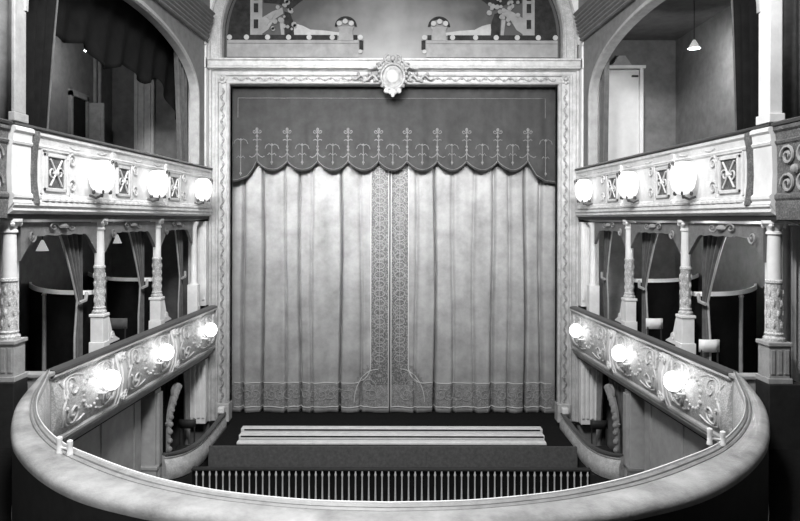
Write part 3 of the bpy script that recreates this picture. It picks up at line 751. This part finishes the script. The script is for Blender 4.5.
# ================================================================== LOWER TIER BOX INTERIORS
def pelmet(s, a, b, label):
    c = thing('pelmet', label, 'pelmet', (s * (lx((a + b) / 2) + .2), (a + b) / 2, -.5), 'pelmets over the lower tier boxes')
    m = M(); rows = []
    for k in range(31):
        t = k / 30; y = lerp(a, b, t); e = min(t, 1 - t) * (b - a)
        z = -.24 - .34 * max(0, 1 - e / .42) ** 1.6 - .02 * sin(t * pi * 6) ** 2
        rows.append([(s * (lx(y) + .18), y, z), (s * (lx(y) + .18), y, -.07), (s * (lx(y) + .24), y, -.07), (s * (lx(y) + .24), y, z)])
    m.loft(rows); m.build('fascia', 'pelm', c)
    yc = (a + b) / 2; mt = 'pelm' if s < 0 else 'greyp'
    for sg in (-1, 1):
        m = M(); m.tube([(s * (lx(yc) + .168), yc + sg * (.28 + p), -.13 + q * .5) for p, q in spiral(.14, .02, 1.3, pi, 14, sg)], .014, 5)
        m.build('scroll', mt, c)
        m = M(); m.tube([(s * (lx(yc) + .168), yc + sg * (b - a) * .42 + p, -.25 + q) for p, q in spiral(.1, .02, 1.2, 0, 14, sg)], .014, 5); m.build('scroll', mt, c)
    m = M(); m.ball((s * (lx(yc) + .168), yc, -.13), .06, 8, .12, .05); m.build('boss', mt, c)
def tied_drape(s, yend, label, mt='drape', width=.75, tie=-1.35, z0=-.2, zb=-2.9, off=.42):
    X0 = lx(yend) + off
    c = thing('box_curtain', label, 'curtain', (s * X0, yend - .2, zb), 'curtains in the lower tier boxes')
    def edge(z):
        if z > tie: t = (z0 - z) / (z0 - tie); return lerp(width, .16, t ** .8)
        return .16 + .08 * min(1, (tie - z) / .6)
    def P(u, v):
        z = lerp(z0, zb, v); w = edge(z); y = yend - .02 - w * u
        return (s * (X0 + .05 * sin(u * 26) * (.4 + w)), y, z)
    m = M(); m.sheet(P, 48, 40); m.build('cloth', mt, c, solid=.012, ang=80)
    m = M(); Q = [P(1, k / 40) for k in range(41)]; m.tube([(x - s * .02, y, z) for x, y, z in Q], .018, 6); m.build('edge_braid', 'greyp', c)
    m = M(); m.tube([(s * (X0 - .08), yend - .28, tie - .02), (s * (X0 - .1), yend - .1, tie + .0), (s * (X0 - .05), yend + .05, tie + .1)], .03, 6); m.build('tie_back', 'greyp', c)
spots = [(9.05, 11.12, 'nearest'), (11.42, 13.5, 'middle'), (13.78, 15.6, 'last, nearest the stage')]
for s in (-1, 1):
    n = side(s)
    for a, b, w in spots:
        w2 = {'nearest': 'box farthest from the stage', 'middle': 'middle box'}.get(w, 'box nearest the stage')
        pelmet(s, a, b, 'carved pelmet over the %s lower tier %s' % (n, w2))
        tied_drape(s, b, 'tied back dark curtain in the %s lower tier %s' % (n, w2), width=.75 if b < 15 else .5)
    for Y, w in ((11.3, 'nearest the viewer'), (13.75, 'farther from the viewer')):
        p = thing('box_partition', 'curved dark partition with white handrail between %s lower tier boxes, %s' % (n, w), 'partition', (s * 5.6, Y + .3, -3), 'box partitions')
        path = spline([(lx(Y) + .4, Y + .12), (5.4, Y + .1), (5.8, Y + .22), (6.3, Y + .62), (6.75, Y + 1.2), (6.98, Y + 1.6)], 24)
        path = [(s * x, y) for x, y in path]
        zt = -1.3
        m = M(); m.loft([[(x, y - .03, -3), (x, y + .03, -3), (x, y + .03, zt), (x, y - .03, zt)] for x, y in path]); m.build('panel', 'blackd', p)
        m = M(); m.loft([[(x, y - .06, zt), (x, y + .05, zt), (x, y + .05, zt + .06), (x, y - .04, zt + .075)] for x, y in path]); m.build('handrail', 'metal', p)
        q = path[12]; m = M(); m.lathe(q[0], q[1] - .06, [(.035, -3), (.035, zt - .06), (.05, zt - .03), (.03, zt)], 10); m.build('post', 'greyp', p)
def chair(X, Y, zf, label, w=.2, mt='greyd', group='chairs in the boxes'):
    c = thing('box_chair', label, 'chair', (X, Y, zf), group)
    m = M(); m.box(X - w, X + w, Y - .2, Y + .2, zf + .42, zf + .48); m.build('seat', mt, c, smooth=False, bevel=.02)
    for a in (.03 - w, w - .03):
        for b in (-.17, .17):
            m = M(); m.tube([(X + a, Y + b, zf), (X + a, Y + b, zf + .42)], .018, 6); m.build('leg', 'dark', c)
    m = M(); rows = [[(X + x * w, Y + .2 + .04 * x ** 2, z) for z in (zf + .86, zf + 1.06)] for x in (-1, -.5, 0, .5, 1)]
    m.loft(rows, closed=False); m.build('backrest', mt, c, solid=.04)
    for a in (.03 - w, w - .03):
        m = M(); m.tube([(X + a, Y + .2, zf + .48), (X + a, Y + .22, zf + .9)], .016, 6); m.build('back_post', 'dark', c)
chair(5.12, 12.9, -3, 'pale backed chair behind the rail of the right middle box', .16, mt='white')
chair(5.12, 10.6, -3, 'pale backed chair behind the rail of the right box farthest from the stage', .16, mt='white')
chair(-5.35, 12.75, -3, 'dark chair behind the rail of the left middle box', mt='drape')

# ================================================================== UPPER BOX INTERIORS
# left: black swag across the arch, long black drape, doorway
sw = thing('swag_valance', 'black swagged valance hanging across the left upper arch', 'curtain', (-5.0, 12, 2.8))
def swz(y): return interp([(8.9, 2.2), (9.3, 2.75), (9.8, 2.95), (10.6, 2.85), (11.2, 2.95), (12, 2.72), (12.8, 2.95), (13.7, 2.8), (14.4, 3.0), (14.9, 2.7), (15.5, 2.3)], y) - .06 * abs(sin(y * 2.2))
m = M(); m.sheet(lambda u, v: (-(lx(lerp(9.05, 15.5, u)) + .5 + .05 * sin(u * 60 + v * 4) * v), lerp(9.05, 15.5, u), lerp(4.4, swz(lerp(9.05, 15.5, u)), v)), 130, 16); m.build('cloth', 'blackd', sw, solid=.015, ang=80)
def long_drape(s, ya, yb, ytop, label, mt, off=.3, zt=4.3):
    c = thing('arch_curtain', label, 'curtain', (s * (lx(ya) + off), (ya + yb) / 2, .3))
    def P(u, v):
        y1 = lerp(yb, ytop, v ** 1.4); y = lerp(ya, y1, u)
        return (s * (lx(y) + off + .05 * sin(u * 24)), y, lerp(.3, zt, v))
    m = M(); m.sheet(P, 60, 24); m.build('cloth', mt, c, solid=.015, ang=80)
    m = M(); m.tube([(x - s * .02, y, z) for x, y, z in [P(1, k / 24) for k in range(25)]], .016, 5); m.build('edge_braid', 'drape', c)
long_drape(-1, 9.14, 9.7, 10.2, 'long black curtain beside the corner pier in the left upper arch', 'blackd')
long_drape(-1, 15.5, 15.1, 14.7, 'long dark curtain at the stage end of the left upper arch', 'drape')
long_drape(1, 9.14, 9.78, 10.0, 'long dark curtain beside the corner pier in the right upper arch', 'blackd')
long_drape(1, 15.5, 15.2, 15.05, 'narrow dark curtain at the stage end of the right upper arch', 'drape')
# left doorway and its open leaf
d = thing('door_1', 'dark open doorway in the back wall of the left upper box', 'door', (-7, 14.9, .3)); d['kind'] = 'structure'
m = M(); m.box(-7.0, -6.97, 14.5, 15.15, .3, 2.65); m.build('opening', 'blackd', d, smooth=False)  # black slab standing in for the unlit space behind the doorway
m = M()
for a, b, z0, z1 in ((14.4, 14.5, .3, 2.75), (15.15, 15.25, .3, 2.75), (14.4, 15.25, 2.65, 2.78)): m.box(-7.0, -6.93, a, b, z0, z1)
m.build('door_frame', 'wallm', d, smooth=False)
m = M(); m.box(-6.95, -6.6, 15.25, 15.3, .3, 2.62); m.box(-6.88, -6.67, 15.235, 15.25, 1.5, 2.4); m.build('door_leaf', 'greyd', d, smooth=False)
for k, (x0, x1, mt) in enumerate(((-6.4, -5.92, 'greyp'),)):
    p = thing('rear_pilaster', 'grey flat pilaster on the end wall of the left upper box', 'pilaster', ((x0 + x1) / 2, 16.5, .3))
    m = M(); m.box(x0, x1, 16.5, 16.64, .3, 3.75)
    for q in (.05, .2, .36): m.box(x0 + q, x0 + q + .05, 16.47, 16.5, .4, 3.6)
    m.build('shaft', mt, p, smooth=False)
    m = M(); m.box(x0 - .05, x1 + .05, 16.42, 16.64, 3.75, 3.85); m.build('capital', mt, p, smooth=False)
m = M()
for y in (15.6, 15.85): m.box(-7, -6.94, y, y + .07, .3, 4.2)
struct(m.build('trim_panel_left', 'greyd', smooth=False))
# right white door with pediment
d = thing('door_2', 'tall white door with a small pediment in the right upper box', 'door', (5.6, 16.5, .3)); d['kind'] = 'structure'
m = M(); m.box(5.12, 6.05, 16.5, 16.62, .3, 3.68); m.build('door_leaf', 'door', d, smooth=False)
m = M()
for a, b in ((5.05, 5.14), (6.03, 6.12)): m.box(a, b, 16.42, 16.65, .3, 3.72)
m.box(5.0, 6.17, 16.4, 16.65, 3.7, 3.78); m.build('door_frame', 'white', d, smooth=False, bevel=.01)
m = M(); m.loft([[(5.35, y, 3.78), (5.85, y, 3.78), (5.68, y, 4.02), (5.52, y, 4.02)] for y in (16.45, 16.62)]); m.build('pediment', 'greyp', d, smooth=False)
m = M(); m.box(5.85, 6.0, 16.44, 16.5, 3.5, 3.54); m.build('closer', 'dark', d, smooth=False)

# ================================================================== STALLS LEVEL: stage boxes
for s in (-1, 1):
    n = side(s)
    X = s * (lx(13.5) + .3)
    p = thing('stalls_pilaster', 'grey pilaster with carved bracket beside the stage box, %s of the pit' % n, 'pilaster', (X, 13.5, -6))
    m = M(); m.box(X - .18, X + .18, 13.34, 13.66, -6, -3.44); m.box(X - s * .24, X - s * .17, 13.4, 13.6, -5.2, -3.5); m.build('shaft', 'stallw', p, smooth=False, bevel=.012)
    m = M(); m.box(X - s * .22, X + s * .2, 13.28, 13.68, -6, -5.0); m.box(X - s * .24, X + s * .2, 13.26, 13.7, -5.0, -4.93); m.build('base', 'stallw' if s < 0 else 'greyd', p, smooth=False, bevel=.012)
    m = M(); XX = X - s * .26
    m.tube([(XX, 14.22 + a, -3.7 + b) for a, b in spiral(.17, .02, 1.5, 0, 18)], .035, 6)
    m.tube([(XX, 13.86 + a, -4.2 + b) for a, b in spiral(.11, .02, 1.5, pi, 18)], .028, 6)
    kp = spline([(14.4, -3.6), (14.15, -3.78), (13.9, -4.05), (13.82, -4.4), (13.78, -4.8)], 20); m.tube([(XX - s * .02, y, z) for y, z in kp], [.1 - .003 * k for k in range(21)], 8)
    for y, z in kp[1::2]: m.ball((XX - s * .06, y - .02, z), .06, 8)
    m.build('carved_bracket', 'greyd', p)
    f = thing('stage_box', 'curved grey front of the stage box at stage level, %s of the pit' % n, 'box front', (s * 4.4, 15, -6))
    path = spline([(4.13, 16.38), (4.11, 15.6), (4.1, 14.8), (4.13, 14.2), (4.24, 13.78), (4.42, 13.56), (4.6, 13.48)], 36)
    rows = lambda prof: [[(s * (x - d), y - d * max(0, (14.6 - y)) * .7, z) for d, z in prof] for x, y in path]
    m = M(); m.loft(rows([(.0, -4.78), (.03, -4.81), (.01, -4.85), (.06, -4.98), (.06, -5.12), (.0, -5.27), (-.06, -5.3), (-.06, -4.78)])); m.build('front_panel', 'boxfront', f)
    m = M(); m.loft(rows([(.0, -5.3), (-.06, -5.3), (-.06, -6), (.0, -6)])); m.build('base', 'dark', f)
    m = M(); m.loft(rows([(.04, -4.78), (.05, -4.75), (.03, -4.735), (-.05, -4.735), (-.06, -4.78)])); m.build('armrest', 'plush', f)
    m = M(); m.box(s * 4.1, s * 4.26, 16.22, 16.38, -4.735, -4.58); m.build('end_post', 'white', f, smooth=False, bevel=.03)
    c = thing('stage_box_curtain', 'dark curtain gathered in the stage box opening, %s of the pit' % n, 'curtain', (s * 5, 14.5, -5.7))
    m = M(); m.sheet(lambda u, v: (s * (4.85 + .05 * sin(u * 30)), 13.95 + u * lerp(.35, 1.05, v ** 2), lerp(-5.7, -3.44, v)), 40, 20); m.build('cloth', 'blackd' if s < 0 else 'drape', c, solid=.012, ang=80)
    c = thing('stage_box_side_curtain', 'pale grey curtain at the stage end of the stage box, %s of the pit' % n, 'curtain', (s * 5, 16, -5.7))
    m = M(); m.sheet(lambda u, v: (s * (4.95 + .04 * sin(u * 25)), 16.25 - u * lerp(.25, .6, max(0, v - .1) ** 1.5), lerp(-5.7, -3.44, v)), 30, 20); m.build('cloth', 'greyd', c, solid=.012, ang=80)
    chair(s * 4.8, 15.4, -5.75, 'small chair inside the stage box, %s of the pit' % n, mt='dark', group='chairs in the stage boxes')

# ================================================================== LIGHT
def area(name, loc, target, size, power, sy=None, spread=pi):
    l = bpy.data.lights.new(name, 'AREA'); l.energy = power; l.size = size
    if sy: l.shape = 'RECTANGLE'; l.size_y = sy
    l.spread = spread
    o = bpy.data.objects.new(name, l); C.objects.link(o); o.location = (loc[0], loc[1], loc[2] + Z0)
    from mathutils import Vector
    o.rotation_euler = (Vector(target) - Vector(loc)).to_track_quat('-Z', 'Y').to_euler(); return o
def spot(name, loc, target, power, ang, blend=1., r=.2):
    l = bpy.data.lights.new(name, 'SPOT'); l.energy = power; l.spot_size = math.radians(ang); l.spot_blend = blend; l.shadow_soft_size = r
    o = bpy.data.objects.new(name, l); C.objects.link(o); o.location = (loc[0], loc[1], loc[2] + Z0)
    from mathutils import Vector
    o.rotation_euler = (Vector(target) - Vector(loc)).to_track_quat('-Z', 'Y').to_euler(); return o
def point_light(name, loc, power, r=.06):
    l = bpy.data.lights.new(name, 'POINT'); l.energy = power; l.shadow_soft_size = r
    o = bpy.data.objects.new(name, l); C.objects.link(o); o.location = (loc[0], loc[1], loc[2] + Z0); return o
area('added_key_light', (-1.0, 4.0, 6.5), (0, 14, -1), 1.8, 900)  # added unseen area light that lifts the whole auditorium
area('added_overhead_fill', (-1.2, 8.5, 5.4), (-.6, 8.5, 0), 1.4, 330)  # added overhead fill to brighten the balcony fronts, no real fitting
area('added_curtain_wash', (-.5, 4.0, 4.7), (-.0, 17, 1.5), 8.5, 205, .2, math.radians(42))  # added strip light, grades the curtain from bright top to dim hem
spot('added_curtain_spot', (-4.0, 4.0, 4.6), (-1.9, 17, 1.0), 2500, 26, 1., .2)  # added spot, brightens the upper curtain and rakes across its folds
spot('added_armrest_spot', (-2.5, -1.0, 2.2), (-2.1, 5.6, -2.2), 950, 52, 1., .2)  # added spot that whitens the left and front of the armrest
point_light('box_point_light', (6.1, 13.6, 3.38), 75)            # inside the shades of the hanging lamps
point_light('box_point_light', (-6.1, 13.4, 3.26), 55)
point_light('box_point_light', (-5.75, 11.0, -.62), 7)
point_light('box_point_light', (-5.6, 13.6, -.58), 6)
point_light('box_point_light', (5.9, 12.6, -.5), 26)             # from here on: unseen fill points added in the right lower boxes
point_light('box_point_light', (5.9, 14.9, -.5), 14)
point_light('box_point_light', (5.6, 10.4, -.5), 16)
w = bpy.data.worlds.new('World'); bpy.context.scene.world = w; w.use_nodes = True
w.node_tree.nodes['Background'].inputs[0].default_value = (1, 1, 1, 1); w.node_tree.nodes['Background'].inputs[1].default_value = .03

# ================================================================== CAMERA
cam = bpy.data.cameras.new('camera'); co = bpy.data.objects.new('camera', cam); C.objects.link(co)
cam.sensor_fit = 'HORIZONTAL'; cam.sensor_width = 36; cam.lens = 670 / 800 * 36
cam.shift_x = (400 - 395.7) / 800; cam.shift_y = -(260.5 - 218.8) / 800
co.location = (.05, 0, Z0); co.rotation_euler = (pi / 2, math.radians(-.13), 0); cam.clip_start = .05
S = bpy.context.scene; S.camera = co
S.view_settings.view_transform = 'Standard'; S.view_settings.look = 'None'; S.view_settings.gamma = 1; S.view_settings.use_curve_mapping = False; S.view_settings.exposure = .4
